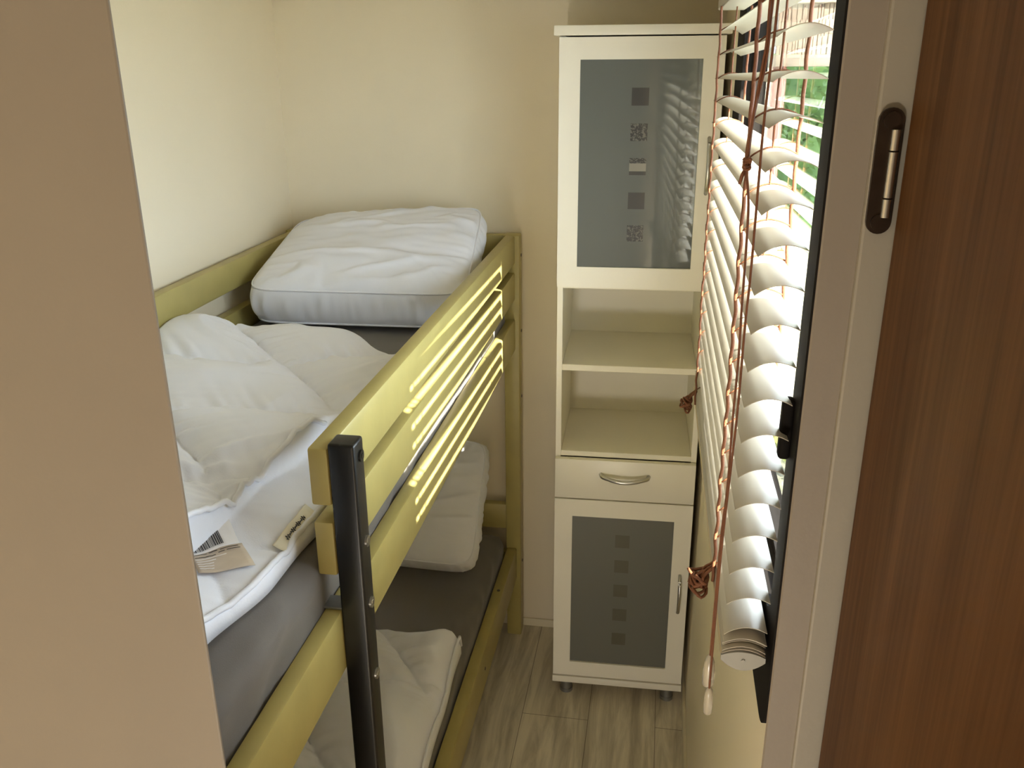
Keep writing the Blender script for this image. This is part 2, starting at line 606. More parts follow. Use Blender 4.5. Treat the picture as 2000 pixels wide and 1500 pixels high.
# rails against the wall
XA, XB = XL + 0.012, XL + 0.042
obj('guard_rail', box(XA, XB, Y0B, Y1B, 1.345, 1.421, BV), M['bed'], bed, 'auto')
obj('guard_rail', box(XA, XB, Y0B, Y1B, 1.203, 1.286, BV), M['bed'], bed, 'auto')
obj('side_rail', box(XA, XB, Y0B, Y1B, 1.062, 1.164, BV), M['bed'], bed, 'auto')
obj('side_rail', box(XA, XB, Y0B, Y1B, 0.232, 0.352, BV), M['bed'], bed, 'auto')
# posts
for (xa, xb) in ((-0.468, -0.418), (XL + 0.004, XL + 0.054)):
    obj('post', box(xa, xb, 2.592, 2.640, 0.0, 1.424, BV), M['bed'], bed, 'auto')
    obj('post', box(xa, xb, 0.655, 0.703, 0.0, 1.424 if xa < -1 else 1.060, BV), M['bed'], bed, 'auto')
# end boards
for (ya, yb) in ((2.600, 2.628), (0.665, 0.693)):
    for (za, zb) in ((1.337, 1.424), (1.225, 1.311), (1.062, 1.164), (0.420, 0.512), (0.232, 0.330)):
        if ya < 1 and za > 1.2:
            continue
        obj('end_board', box(XL + 0.050, -0.464, ya, yb, za, zb, BV), M['bed'], bed, 'auto')
# slatted bases under the mattresses
for zz in (1.068, 0.240):
    bm = bmesh.new()
    for k in range(13):
        y = 0.80 + k * 0.142
        bx(bm, XB, -0.468, y - 0.035, y + 0.035, zz, zz + 0.018, 0.002, 1)
    obj('slatted_base', bm, M['bed'], bed)
# black steel post bolted on the outside
bm = box(-0.4315, -0.3930, 1.030, 1.068, 0.0, 1.432, 0.004, 3)
bp = obj('steel_post', bm, M['black'], bed, 'auto', 'black steel post with a worn top cap')
for k, z in enumerate((1.408, 1.274, 1.172, 1.045)):
    bm = bmesh.new()
    cyl(bm, (-0.3915, 1.052, z), (1, 0, 0), 0.0085, 0.003, 20)
    cyl(bm, (-0.3898, 1.052, z), (1, 0, 0), 0.0040, 0.0012, 6)
    obj('bolt', bm, M['black'] if k == 0 else M['steel'], bp, 'auto', None if k == 0 else 'bright steel bolt head')
bm = bmesh.new()
bx(bm, -0.462, -0.4315, 1.034, 1.066, 1.1645, 1.1685, 0.001, 1)
bx(bm, -0.464, -0.460, 1.034, 1.066, 1.13, 1.1685, 0.001, 1)
obj('bracket', bm, M['galv'], bed, False, 'grey metal hook bracket over the rail')
# screw plugs
for (x, y, z, ax) in ((-0.4165, 2.62, 1.36, (1, 0, 0)), (-0.4165, 2.62, 1.12, (1, 0, 0)), (-0.4165, 2.62, 0.90, (1, 0, 0)), (-0.4165, 2.62, 0.29, (1, 0, 0)),
                      (-0.447, 2.33, 0.3525, (0, 0, 1)), (-0.4315, 2.03, 0.29, (1, 0, 0))):
    bm = bmesh.new()
    cyl(bm, (x, y, z), ax, 0.005, 0.002, 12)
    obj('screw_plug', bm, M['ink_grey'], bed)

# ------------------------------------------------------------------ mattresses
def mattress(name, x0, x1, y0, y1, z0, z1, label, seed, rad=0.035):
    """rounded slab with sheet wrinkles; grid wrapped over a super-rounded box"""
    bm = bmesh.new()
    bmesh.ops.create_cube(bm, size=1.0)
    bmesh.ops.scale(bm, vec=(x1 - x0, y1 - y0, z1 - z0), verts=bm.verts)
    bmesh.ops.translate(bm, vec=((x0 + x1) / 2, (y0 + y1) / 2, (z0 + z1) / 2), verts=bm.verts)
    bmesh.ops.bevel(bm, geom=list(bm.edges), offset=rad, segments=5, affect='EDGES', profile=0.5)
    ly = [e for e in bm.edges if abs(e.verts[0].co.y - e.verts[1].co.y) > 0.5]
    bmesh.ops.subdivide_edges(bm, edges=ly, cuts=130, use_grid_fill=True)
    lx = [e for e in bm.edges if abs(e.verts[0].co.x - e.verts[1].co.x) > 0.3]
    bmesh.ops.subdivide_edges(bm, edges=lx, cuts=34, use_grid_fill=True)
    lz = [e for e in bm.edges if abs(e.verts[0].co.z - e.verts[1].co.z) > 0.04]
    bmesh.ops.subdivide_edges(bm, edges=lz, cuts=5, use_grid_fill=True)
    bm.normal_update()
    new = {}
    for v in bm.verts:
        c = v.co
        u = c.y * 0.7 + c.z * 2.2 + c.x * 0.6
        w = (c.y - 0.9 * c.z * 2.0)
        d = 0.006 * fbm(c.x * 2, c.y * 1.6, c.z * 3 + seed, 2.2, 2)
        rid = 1 - abs(nz(u * 1.3 + seed, w * 5.0, c.z * 3.0, 1.7)) * 2.6
        side = 1.0 if abs(v.normal.x) > 0.4 else 0.30
        d += 0.007 * side * max(0, rid)
        new[v] = c + v.normal * d
    for v, c in new.items():
        v.co = c
        v.co.z = max(v.co.z, z0)
        v.co.x = min(v.co.x, x1 + 0.004)
    o = obj(name, bm, M['grey_cloth'], None, True)
    tag(o, label, 'mattress')
    return o

mattress('mattress', XB + 0.004, -0.4635, 0.71, 2.585, 1.087, 1.238, 'upper mattress in a grey fitted sheet, under the open white duvet', 1.3, 0.032)
mattress('mattress', XB + 0.004, -0.475, 0.71, 2.585, 0.259, 0.415, 'lower mattress in a grey fitted sheet, at the bottom of the bunk bed', 5.1, 0.04)

# ------------------------------------------------------------------ pillows (boxed, piped edges)
def pillow(name, label, mapf, seed, W, L, T, bulge, n=56):
    """mapf(u,v,h) : u,v in -1..1, h 0 (bottom) .. 1 (top) -> world point; boxed pillow with side gusset"""
    bm = bmesh.new()
    def rc(u, v):
        # round the plan corners
        m = max(abs(u), abs(v))
        if m < 1e-6:
            return u, v
        p = 10.0
        l = (abs(u) ** p + abs(v) ** p) ** (1 / p)
        return u * m / l, v * m / l
    def wr(u, v):
        eu, ev = 1 - abs(u), 1 - abs(v)
        e = min(eu, ev)
        t = v if eu < ev else u
        puck = math.exp(-e / 0.22) * (1 - math.exp(-e / 0.03))
        w = puck * (0.010 * nz(t * 5.5 + seed, e * 1.2, seed) + 0.006 * nz(t * 13 + seed * 2, e * 2, 0))
        w += 0.010 * fbm(u * 1.2 + seed, v * 1.8 - seed, 0, 1.1, 3) * (1 - math.exp(-e / 0.12))
        cr = 1 - abs(nz(u * 0.9 + v * 1.2 + seed, v * 3.2 - u * 1.0, seed, 1.0)) * 5
        w += 0.008 * max(0, cr) * (1 - math.exp(-e / 0.15))
        return w
    def prof(u, v):
        return ((1 - abs(u) ** 2.6) * (1 - abs(v) ** 2.6)) ** 0.55
    top, bot = {}, {}
    N = n
    rows_side = 6
    G = T * 0.62
    for i in range(N + 1):
        for j in range(N + 1):
            u, v = -1 + 2 * i / N, -1 + 2 * j / N
            uu, vv = rc(u, v)
            ht = G / 2 + bulge * prof(u, v) + wr(u, v)
            hb = -G / 2 - bulge * 0.35 * prof(u, v)
            top[i, j] = bm.verts.new(mapf(uu, vv, ht))
            bot[i, j] = bm.verts.new(mapf(uu, vv, hb))
    for i in range(N):
        for j in range(N):
            bm.faces.new((top[i, j], top[i + 1, j], top[i + 1, j + 1], top[i, j + 1]))
            bm.faces.new((bot[i, j], bot[i, j + 1], bot[i + 1, j + 1], bot[i + 1, j]))
    ring = [(i, 0) for i in range(N)] + [(N, j) for j in range(N)] + [(i, N) for i in range(N, 0, -1)] + [(0, j) for j in range(N, 0, -1)]
    cols = []
    for q, (i, j) in enumerate(ring):
        u, v = -1 + 2 * i / N, -1 + 2 * j / N
        uu, vv = rc(u, v)
        col = [bot[i, j]]
        for k in range(1, rows_side):
            t = k / rows_side
            out = math.sin(PI * t) ** 0.7
            wv = 0.5 + 0.5 * nz(q * 0.22 + seed, t * 1.2, seed)
            f = 1 + (0.030 + 0.022 * wv + 0.032 * nz(q * 0.62 + seed * 3, t * 0.8, seed) + 0.014 * nz(q * 1.7, t * 1.5, seed)) * out
            col.append(bm.verts.new(mapf(uu * f, vv * f, -G / 2 + G * t)))
        col.append(top[i, j])
        cols.append(col)
    m = len(cols)
    for q in range(m):
        a, b = cols[q], cols[(q + 1) % m]
        for k in range(rows_side):
            bm.faces.new((a[k], b[k], b[k + 1], a[k + 1]))
    pip = [top[i, j].co.copy() for (i, j) in ring]
    pip2 = [bot[i, j].co.copy() for (i, j) in ring]
    o = obj(name, bm, M['white_cloth'], None, True)
    tag(o, label, 'pillow')
    md = o.modifiers.new('s', 'SUBSURF')
    md.levels = 1
    md.render_levels = 1
    ORI[o.name] = Vector((0, 0, 0))
    for pts in (pip, pip2):
        t = bmesh.new()
        tube(t, pts + [pts[0]], 0.0028, 6)
        obj('piping', t, M['white_cloth'], o, True)
    return o

def bilerp(p00, p10, p01, p11, nrm):
    p00, p10, p01, p11 = (Vector(p) for p in (p00, p10, p01, p11))
    nrm = Vector(nrm).normalized()
    def f(u, v, h):
        a, b = (u + 1) / 2, (v + 1) / 2
        p = p00 * (1 - a) * (1 - b) + p10 * a * (1 - b) + p01 * (1 - a) * b + p11 * a * b
        return p + nrm * h
    return f

# mid-plane corners: near-left, near-right, far-left, far-right
pillow('pillow', 'thick white pillow resting on the upper bunk against the back wall',
       bilerp((-1.075, 2.125, 1.308), (-0.488, 2.155, 1.305), (-1.085, 2.560, 1.420), (-0.515, 2.545, 1.470), (0.02, -0.22, 1)),
       2.7, 0.6, 0.5, 0.155, 0.042)
pillow('pillow', 'white pillow leaning up the back wall on the lower bunk',
       bilerp((-1.03, 2.285, 0.462), (-0.512, 2.262, 0.462), (-1.05, 2.575, 0.72), (-0.515, 2.556, 0.742), (0.03, -0.66, 0.75)),
       9.4, 0.5, 0.5, 0.115, 0.030)

# ------------------------------------------------------------------ duvets
def quilt_h(x, y, seed):
    n1 = Vector((-0.20, 0.98))
    n2 = Vector((0.73, 0.68))
    wob = 0.02 * nz(x * 3 + seed, y * 3, 0)
    f1 = (x * n1.x + y * n1.y - 1.846 + wob) / 0.30
    f2 = (x * n2.x + y * n2.y - 0.575 - wob) / 0.30
    s1, s2 = abs(math.sin(PI * f1)), abs(math.sin(PI * f2))
    h = 0.046 * (s1 ** 0.45) * (s2 ** 0.45)
    # puckers that run away from the stitched seams
    a1 = math.exp(-s1 * 3.2)
    a2 = math.exp(-s2 * 3.2)
    h += 0.020 * a1 * nz(f2 * 15 + seed, f1 * 1.2, seed) * (1 - math.exp(-s1 * 14))
    h += 0.020 * a2 * nz(f1 * 15 - seed, f2 * 1.2, seed) * (1 - math.exp(-s2 * 14))
    h += 0.010 * fbm(x * 1.6 + seed, y * 1.6, 0, 2.0, 3)
    cr = 1 - abs(nz(x * 2.6 + 0.8 * y + seed, y * 4.6 - x, seed)) * 5.5
    h += 0.009 * max(0, cr)
    return h

def duvet(name, label, nx, ny, top_fn, edge_fn, thick_fn):
    """closed quilted slab; edge_fn(a,b)->(x,y) plan, top_fn(x,y,a,b)->z, thick_fn -> underside z"""
    bm = bmesh.new()
    T, B = {}, {}
    for i in range(nx + 1):
        for j in range(ny + 1):
            a, b = i / nx, j / ny
            x, y = edge_fn(a, b)
            T[i, j] = bm.verts.new((x, y, top_fn(x, y, a, b)))
            B[i, j] = bm.verts.new((x, y, thick_fn(x, y, a, b)))
    for i in range(nx):
        for j in range(ny):
            bm.faces.new((T[i, j], T[i + 1, j], T[i + 1, j + 1], T[i, j + 1]))
            bm.faces.new((B[i, j], B[i, j + 1], B[i + 1, j + 1], B[i + 1, j]))
    for i in range(nx):
        bm.faces.new((T[i, 0], B[i, 0], B[i + 1, 0], T[i + 1, 0]))
        bm.faces.new((T[i, ny], T[i + 1, ny], B[i + 1, ny], B[i, ny]))
    for j in range(ny):
        bm.faces.new((T[0, j], T[0, j + 1], B[0, j + 1], B[0, j]))
        bm.faces.new((T[nx, j], B[nx, j], B[nx, j + 1], T[nx, j + 1]))
    o = obj(name, bm, M['white_cloth'], None, True)
    tag(o, label, 'duvet')
    return o

# upper duvet: lower layer out to x=-0.48, folded-back upper layer whose edge lies at x=-0.61 near the foot
ZM = 1.243
def up_plan(a, b):
    y_far = 1.985 - 0.22 * sstep(0.45, 1.0, a) + 0.012 * math.sin(a * 23) + 0.01 * nz(a * 9, 3.1)
    y = 0.720 + (y_far - 0.720) * b
    xr = -0.468 + 0.005 * nz(y * 4.0, 1.7) - 0.027 * sstep(1.28, 1.02, y) - 0.030 * sstep(0.96, 0.80, y)
    x = (XB + 0.006) + (xr - XB - 0.006) * a
    return x, y
def fold_x(y):
    return -0.590 - 0.018 * sstep(1.1, 0.95, y) + 0.005 * math.sin(y * 21) + 0.016 * sstep(1.12, 1.27, y)
def up_top(x, y, a, b):
    h = quilt_h(x, y, 1.0)
    edge = min((1 - a) * 0.66, (1 - b) * 1.2)
    rnd = 1 - math.exp(-(min((1 - a) * 0.66 + 0.012, (1 - b) * 1.2) + 0.004) / 0.022)
    # upper layer
    f = sstep(fold_x(y) + 0.003, fold_x(y) - 0.005, x) * sstep(1.52, 1.30, y)
    lay = 0.015 * f + 0.006 * f * sstep(0.0, 0.10, fold_x(y) - x)
    hump = 0.035 * sstep(-0.80, -1.1, x) * (0.6 + 0.4 * nz(y * 2, 0.4))
    under = 0.012 * sstep(-0.52, -0.60, x)
    ridge = 0.006 * math.exp(-((x - fold_x(y) + 0.012) / 0.014) ** 2) * sstep(1.42, 1.2, y)
    low = quilt_h(x + 0.3, y + 0.21, 4.0) * 0.34
    base = (low * (1 - f) + h * f) if y < 1.52 else h
    if 1.30 < y < 1.52:
        k = sstep(1.30, 1.52, y)
        base = ((low * (1 - f) + h * f)) * (1 - k) + h * k
    # gathered edge by the piping
    g = math.exp(-(1 - a) * 0.66 / 0.05)
    base += g * 0.006 * nz(y * 42, x * 4, 0.3)
    full = 0.024 * sstep(1.15, 1.4, y) * sstep(-0.62, -0.50, x)
    return ZM + 0.012 + rnd * (0.018 + base + lay + hump + under + ridge + full)
def up_bot(x, y, a, b):
    return ZM + 0.004
dv = duvet('duvet', 'white quilted duvet folded double on the upper bunk with care tags showing', 190, 250, up_top, up_plan, up_bot)
# piping along the free edge and along the folded-back layer
pts = []
for k in range(120):
    b = k / 119
    x, y = up_plan(1.0, b)
    xi, yi = up_plan(0.985, b)
    pts.append((x - 0.004, y, up_top(xi, yi, 0.985, b) + 0.0015))
t = bmesh.new()
tube(t, pts, 0.0045, 8)
obj('piping', t, M['white_cloth'], dv, True)
def a_of(x, y):
    lo, hi = 0.0, 1.0
    b = 0.2
    for _ in range(3):
        for __ in range(24):
            a = (lo + hi) / 2
            if up_plan(a, b)[0] < x:
                lo = a
            else:
                hi = a
        y1 = up_plan(a, 1.0)[1]
        b = max(0, min(1, (y - 0.72) / (y1 - 0.72)))
        lo, hi = 0.0, 1.0
    return a, b
def zt(x, y):
    a, b = a_of(x, y)
    return up_top(x, y, a, b)
pts = []
for k in range(80):
    y = 0.73 + k * (1.38 - 0.73) / 79
    x = fold_x(y)
    pts.append((x, y, zt(x - 0.012, y) + 0.0005 - 0.012 * sstep(1.28, 1.38, y)))
t = bmesh.new()
tube(t, pts, 0.0045, 8)
obj('piping', t, M['white_cloth'], dv, True)

# care label lying on the lower layer: white part with bar code, tan printed tail
def patch(name, corners, m, parent, lift=0.004, n=10, curl=0.0, label=None):
    """thin cloth patch following the duvet; corners in plan (p00,p10,p11,p01)"""
    p00, p10, p11, p01 = (Vector(p) for p in corners)
    bm = bmesh.new()
    V = {}
    for side in (0, 1):
        for i in range(n + 1):
            for j in range(n + 1):
                a, b = i / n, j / n
                p = p00 * (1 - a) * (1 - b) + p10 * a * (1 - b) + p11 * a * b + p01 * (1 - a) * b
                z = zs(p.x, p.y) + lift + curl * a * a - 0.0007 * side
                V[side, i, j] = bm.verts.new((p.x, p.y, z))
    for i in range(n):
        for j in range(n):
            for s in (0, 1):
                bm.faces.new((V[s, i, j], V[s, i + 1, j], V[s, i + 1, j + 1], V[s, i, j + 1]))
    for i in range(n):
        for j in (0, n):
            bm.faces.new((V[0, i, j], V[0, i + 1, j], V[1, i + 1, j], V[1, i, j]))
            bm.faces.new((V[0, j, i], V[0, j, i + 1], V[1, j, i + 1], V[1, j, i]))
    return obj(name, bm, m, parent, True, label)
_zc = {}
def zs(x, y):
    """lightly smoothed duvet height for things lying on it"""
    s = 0
    for dx in (-0.012, 0, 0.012):
        for dy in (-0.012, 0, 0.012):
            xx = max(x + dx, fold_x(y + dy) + 0.005)
            s += zt(xx, y + dy)
    return s / 9

def lerp2(q, a, b):
    p00, p10, p11, p01 = (Vector(p) for p in q)
    return p00 * (1 - a) * (1 - b) + p10 * a * (1 - b) + p11 * a * b + p01 * (1 - a) * b
# white part with the bar code (a: along the printed rows, b: up the bars)
Q1 = ((-0.597, 0.937), (-0.557, 0.995), (-0.608, 1.057), (-0.632, 0.975))
lab = patch('care_label', Q1, M['paper'], dv, 0.006, label='white satin care label printed with a bar code')
def strips(name, q, rects, m, parent, lift):
    bm = bmesh.new()
    K = 6
    for (a0, a1, b0, b1) in rects:
        g = {}
        for i in range(K + 1):
            for j in range(K + 1):
                p = lerp2(q, a0 + (a1 - a0) * i / K, b0 + (b1 - b0) * j / K)
                g[i, j] = bm.verts.new((p.x, p.y, zs(p.x, p.y) + lift))
        for i in range(K):
            for j in range(K):
                bm.faces.new((g[i, j], g[i + 1, j], g[i + 1, j + 1], g[i, j + 1]))
    return obj(name, bm, m, parent)
random.seed(3)
bars = []
a_ = 0.06
while a_ < 0.70:
    w = random.choice((0.008, 0.012, 0.018, 0.026))
    bars.append((a_, a_ + w, 0.12, 0.80))
    a_ += w + random.choice((0.008, 0.012, 0.018))
strips('bar_code', Q1, bars, M['ink'], lab, 0.0072)
Q2 = ((-0.571, 0.907), (-0.514, 0.951), (-0.555, 0.997), (-0.599, 0.936))
lab2 = patch('care_label', Q2, M['tan'], dv, 0.0068, label='tan printed tail of the care label')
rects = [(0.04, 0.30, 0.86, 0.89), (0.34, 0.50, 0.88, 0.92), (0.55, 0.90, 0.86, 0.89), (0.06, 0.44, 0.70, 0.74), (0.50, 0.62, 0.76, 0.79), (0.66, 0.92, 0.76, 0.79)]
strips('print', Q2, rects, M['ink'], lab2, 0.0085)
rects = [(0.05, (0.62, 0.40, 0.34, 0.32, 0.30)[k], 0.60 - 0.12 * k, 0.635 - 0.12 * k) for k in range(5)]
strips('print', Q2, rects, M['paper'], lab2, 0.0085)
# small cream tag with dark script sewn by the piped edge
Q3 = ((-0.5191, 1.0146), (-0.4984, 1.0086), (-0.4915, 1.1111), (-0.5112, 1.1190))
tg = patch('sewn_tag', Q3, M['cream_tag'], dv, 0.005, label='narrow cream sewn tag with dark lettering')
bm = bmesh.new()
pts = []
for k in range(60):
    t_ = k / 59
    p = lerp2(Q3, 0.58 + 0.20 * math.sin(k * 1.45) * (0.6 + 0.4 * math.sin(k * 0.37)), 0.22 + 0.55 * t_)
    pts.append((p.x, p.y, zs(p.x, p.y) + 0.0066))
tube(bm, pts, 0.0007, 4)
obj('lettering', bm, M['ink'], tg)

# lower duvet, its corner showing beside the steel post
def lo_plan(a, b):
    y_far = 1.945 - 0.050 * a + 0.008 * math.sin(a * 14)
    y = 0.73 + (y_far - 0.73) * b
    xr = -0.447 - 0.022 * sstep(1.3, 1.9, y) + 0.006 * nz(y * 5, 8.1)
    x = XB + 0.006 + (xr - XB - 0.006) * a
    return x, y
def lo_top(x, y, a, b):
    edge = min((1 - a) * 0.66, (1 - b) * 1.2)
    rnd = 1 - math.exp(-(edge + 0.004) / 0.022)
    return 0.440 + rnd * (0.052 + 1.25 * quilt_h(x + 0.05, y + 0.10, 7.0) + 0.01 * nz(x * 5, y * 4, 2))
dl = duvet('duvet', 'white quilted duvet spread on the lower bunk, its corner beside the black steel post', 140, 190, lo_top, lo_plan,
           lambda x, y, a, b: 0.432)
pts = [(lo_plan(1, k / 99)[0], lo_plan(1, k / 99)[1], lo_top(*lo_plan(0.985, k / 99), 0.985, k / 99)) for k in range(100)]
t = bmesh.new()
tube(t, pts, 0.004, 8)
obj('piping', t, M['white_cloth'], dl, True)

# ------------------------------------------------------------------ display cabinet
cx0, cx1, cf = -0.268, 0.132, 2.305
cab = empty('tall_cabinet', 'tall narrow white cabinet with satin glass doors and open shelves, beside the blind', 'cabinet', ((cx0 + cx1) / 2, 2.48, 0.0))
fb = cf + 0.014      # carcass front
bk = 2.648
TURN = math.radians(1.5)
bm = bmesh.new()
bx(bm, cx0, cx0 + 0.016, fb - 0.012, bk, 0.092, 1.972, 0.001, 1)
bx(bm, cx1 - 0.016, cx1, fb - 0.012, bk, 0.092, 1.972, 0.001, 1)
obj('side_panels', bm, M['cab'], cab)
obj('back_panel', box(cx0 + 0.016, cx1 - 0.016, bk - 0.006, bk, 0.092, 1.972), M['cab_in'], cab)
obj('top_board', box(cx0 - 0.013, cx1 + 0.012, cf - 0.016, bk, 1.9725, 1.996, 0.002, 2), M['cab'], cab, 'auto')
obj('base_board', box(cx0 - 0.001, cx1 + 0.001, cf - 0.020, bk, 0.069, 0.0915, 0.0015, 2), M['cab'], cab, 'auto')
for (z0, z1) in ((1.340, 1.356), (1.106, 1.124), (0.846, 0.862), (0.706, 0.720)):
    obj('shelf', box(cx0 + 0.016, cx1 - 0.016, fb - 0.012, bk - 0.006, z0, z1, 0.001, 1), M['cab_in'], cab)

def skew(o, ang):
    p = Vector((-0.0675, cf - 0.010, 0)) - ORI[o.name]
    c, n_ = math.cos(ang), math.sin(ang)
    for v in o.data.vertices:
        x, y = v.co.x - p.x, v.co.y - p.y
        v.co.x, v.co.y = p.x + x * c - y * n_, p.y + x * n_ + y * c

def glass_door(z0, z1, gz0, gz1, satin, sq, hz0, hz1, ang=0.0):
    gx0, gx1 = -0.2150, 0.0800
    bm = bmesh.new()
    y0, y1 = cf - 0.018, cf
    x0, x1 = cx0 + 0.001, cx1 - 0.001
    # stiles and rails as one mitred board: ring mesh with bevelled inner edge
    o4 = [(x0, z0), (x1, z0), (x1, z1), (x0, z1)]
    i4 = [(gx0, gz0), (gx1, gz0), (gx1, gz1), (gx0, gz1)]
    vo = [[bm.verts.new((x, y, z)) for x, z in o4] for y in (y0, y1)]
    vi = [[bm.verts.new((x, y, z)) for x, z in i4] for y in (y0, y1)]
    for k in range(4):
        j = (k + 1) % 4
        bm.faces.new((vo[0][k], vo[0][j], vi[0][j], vi[0][k]))
        bm.faces.new((vo[1][k], vo[1][j], vi[1][j], vi[1][k]))
        bm.faces.new((vo[0][k], vo[0][j], vo[1][j], vo[1][k]))
        bm.faces.new((vi[0][k], vi[0][j], vi[1][j], vi[1][k]))
    es = [e for e in bm.edges if len(e.link_faces) == 2 and abs(e.verts[0].co.y - y0) < 1e-6 and abs(e.verts[1].co.y - y0) < 1e-6 and e.calc_face_angle(0) > 1]
    bmesh.ops.bevel(bm, geom=es, offset=0.0018, segments=2, affect='EDGES')
    d = obj('glass_door', bm, M['cab'], cab, 'auto')
    obj('glass_pane', box(gx0 - 0.002, gx1 + 0.002, cf - 0.012, cf - 0.008, gz0 - 0.004, gz1 + 0.004), satin, d, False, 'grey satin glass pane')
    for (zc, kind) in sq:
        hs = 0.0210
        xm = -0.0665
        if kind == 'split':
            obj('clear_square', box(xm - hs, xm + hs, cf - 0.0126, cf - 0.0120, zc + 0.008, zc + hs), M['mottled'], d)
            obj('clear_square', box(xm - hs, xm + hs, cf - 0.0126, cf - 0.0120, zc - hs, zc - 0.0115), M['pane_square'], d)
            obj('shelf_glimpse', box(xm - hs, xm + hs, cf - 0.0126, cf - 0.0120, zc - 0.0115, zc + 0.008), M['shelf_glimpse'], d)
        else:
            obj('clear_square', box(xm - hs, xm + hs, cf - 0.0126, cf - 0.0120, zc - hs, zc + hs), M[kind], d)
    for ch in d.children:
        skew(ch, ang)
    # bow handle
    pts = [(0.106, cf - 0.016, hz0 - 0.0), (0.106, cf - 0.033, hz0 + 0.012)]
    m_ = 12
    for k in range(m_ + 1):
        t_ = k / m_
        pts.append((0.106, cf - 0.034 - 0.010 * math.sin(PI * t_), hz0 + 0.014 + (hz1 - hz0 - 0.028) * t_))
    pts += [(0.106, cf - 0.033, hz1 - 0.012), (0.106, cf - 0.016, hz1)]
    t_ = bmesh.new()
    tube(t_, pts, 0.0048, 10)
    obj('handle', t_, M['steel'], d, True, 'brushed steel bow handle')
    return d

glass_door(1.3485, 1.969, 1.404, 1.9175, M['satin'],
           ((1.831, 'pane_square'), (1.7465, 'mottled'), (1.663, 'split'), (1.5775, 'pane_square'), (1.494, 'mottled')), 1.598, 1.734, math.radians(0.9))
glass_door(0.0965, 0.7165, 0.148, 0.662, M['satin_low'],
           tuple((z, 'pane_square_low') for z in (0.583, 0.498, 0.4135, 0.3285, 0.2415)), 0.355, 0.486)
dr = obj('drawer', box(cx0 + 0.001, cx1 - 0.001, cf - 0.018, cf, 0.7205, 0.8445, 0.0015, 2), M['cab'], cab, 'auto')
pts = [(-0.135, cf - 0.016, 0.8015), (-0.132, cf - 0.030, 0.8005)]
for k in range(15):
    t_ = k / 14
    pts.append((-0.129 + 0.124 * t_, cf - 0.033 - 0.012 * math.sin(PI * t_), 0.7995 - 0.008 * math.sin(PI * t_)))
pts += [(-0.002, cf - 0.030, 0.8005), (0.001, cf - 0.016, 0.8015)]
t = bmesh.new()
tube(t, pts, 0.0058, 10)
obj('handle', t, M['steel'], dr, True, 'brushed steel bow handle')
for (x, y) in ((cx0 + 0.040, cf + 0.035), (cx1 - 0.040, cf + 0.035), (cx0 + 0.040, bk - 0.04), (cx1 - 0.040, bk - 0.04)):
    bm = bmesh.new()
    cyl(bm, (x, y, 0.0385), (0, 0, 1), 0.0185, 0.061, 24)
    cyl(bm, (x, y, 0.006), (0, 0, 1), 0.0205, 0.012, 24)
    obj('foot', bm, M['galv'], cab, 'auto', 'grey metal foot')

cab.rotation_euler.z = TURN
cab.location.x -= 0.0046

# ------------------------------------------------------------------ venetian blind
YN, YF = 0.828, 1.855
LN, LF = 0.985, 1.720          # the two ladders
SX0, SX1 = 0.0890, 0.1345
blind = empty('venetian_blind', 'cream slatted blind hung over the window, brown cords gathered at its bottom', 'blind', (0.112, 1.31, 1.22))
NS = 19
FIRST = 5                       # slat index of the first fully tilted slat
def slat_z(k, s):
    zn = 1.826 - 0.0377 * (k - FIRST)
    zf = 1.803 - 0.0402 * (k - FIRST)
    return zn + (zf - zn) * s
def slat_pt(k, w, s, tilt):
    """w 0 room edge .. 1 window edge ; s 0 near .. 1 far"""
    xc, hw = (SX0 + SX1) / 2, (SX1 - SX0) / 2
    q = (w - 0.5) * 2
    h = 0.0080 * (1 - q * q) - 0.002
    dx, dz = q * hw, h
    c, sn = math.cos(tilt), math.sin(tilt)
    return Vector((xc + dx * c - dz * sn, YN + (YF - YN) * s, slat_z(k, s) + dx * sn + dz * c))
def slat_mesh(fn, n=12, m=10, th=0.0007):
    bm = bmesh.new()
    V = {}
    for side in (0, 1):
        for i in range(n + 1):
            for j in range(m + 1):
                p = fn(i / n, j / m)
                V[side, i, j] = bm.verts.new((p.x, p.y, p.z - th * side))
    for i in range(n):
        for j in range(m):
            for s in (0, 1):
                bm.faces.new((V[s, i, j], V[s, i + 1, j], V[s, i + 1, j + 1], V[s, i, j + 1]))
    for i in range(n):
        for j in (0, m):
            bm.faces.new((V[0, i, j], V[0, i + 1, j], V[1, i + 1, j], V[1, i, j]))
    for j in range(m):
        for i in (0, n):
            bm.faces.new((V[0, i, j], V[0, i, j + 1], V[1, i, j + 1], V[1, i, j]))
    return bm
TOPT = {1: (0.16, -0.05), 2: (0.10, 0.02), 3: (0.05, 0.02), 4: (0.10, 0.03)}
def tilt_of(k, s):
    if k in TOPT:
        a, b = TOPT[k]
        return a + (b - a) * s
    return 0.12 + 0.02 * math.sin(k * 2.1)
for k in range(1, NS):
    obj('slat', slat_mesh(lambda w, s, k=k: slat_pt(k, w, s, tilt_of(k, s))), M['slat'], blind, 'auto')
# stacked slats lying on the bottom rail
def rail_z(s):
    return 1.3035 + (1.238 - 1.3035) * s
for q in range(6):
    def fn(w, s, q=q):
        xc, hw = (SX0 + SX1) / 2, (SX1 - SX0) / 2
        c = (w - 0.5) * 2
        return Vector((xc + c * hw + 0.0008 * math.sin(q * 3.0), YN + 0.004 * math.sin(q * 2.3) + (YF - YN) * s,
                       rail_z(s) + 0.003 + 0.0033 * q + 0.007 * (1 - c * c)))
    obj('slat', slat_mesh(fn), M['slat'], blind, 'auto')
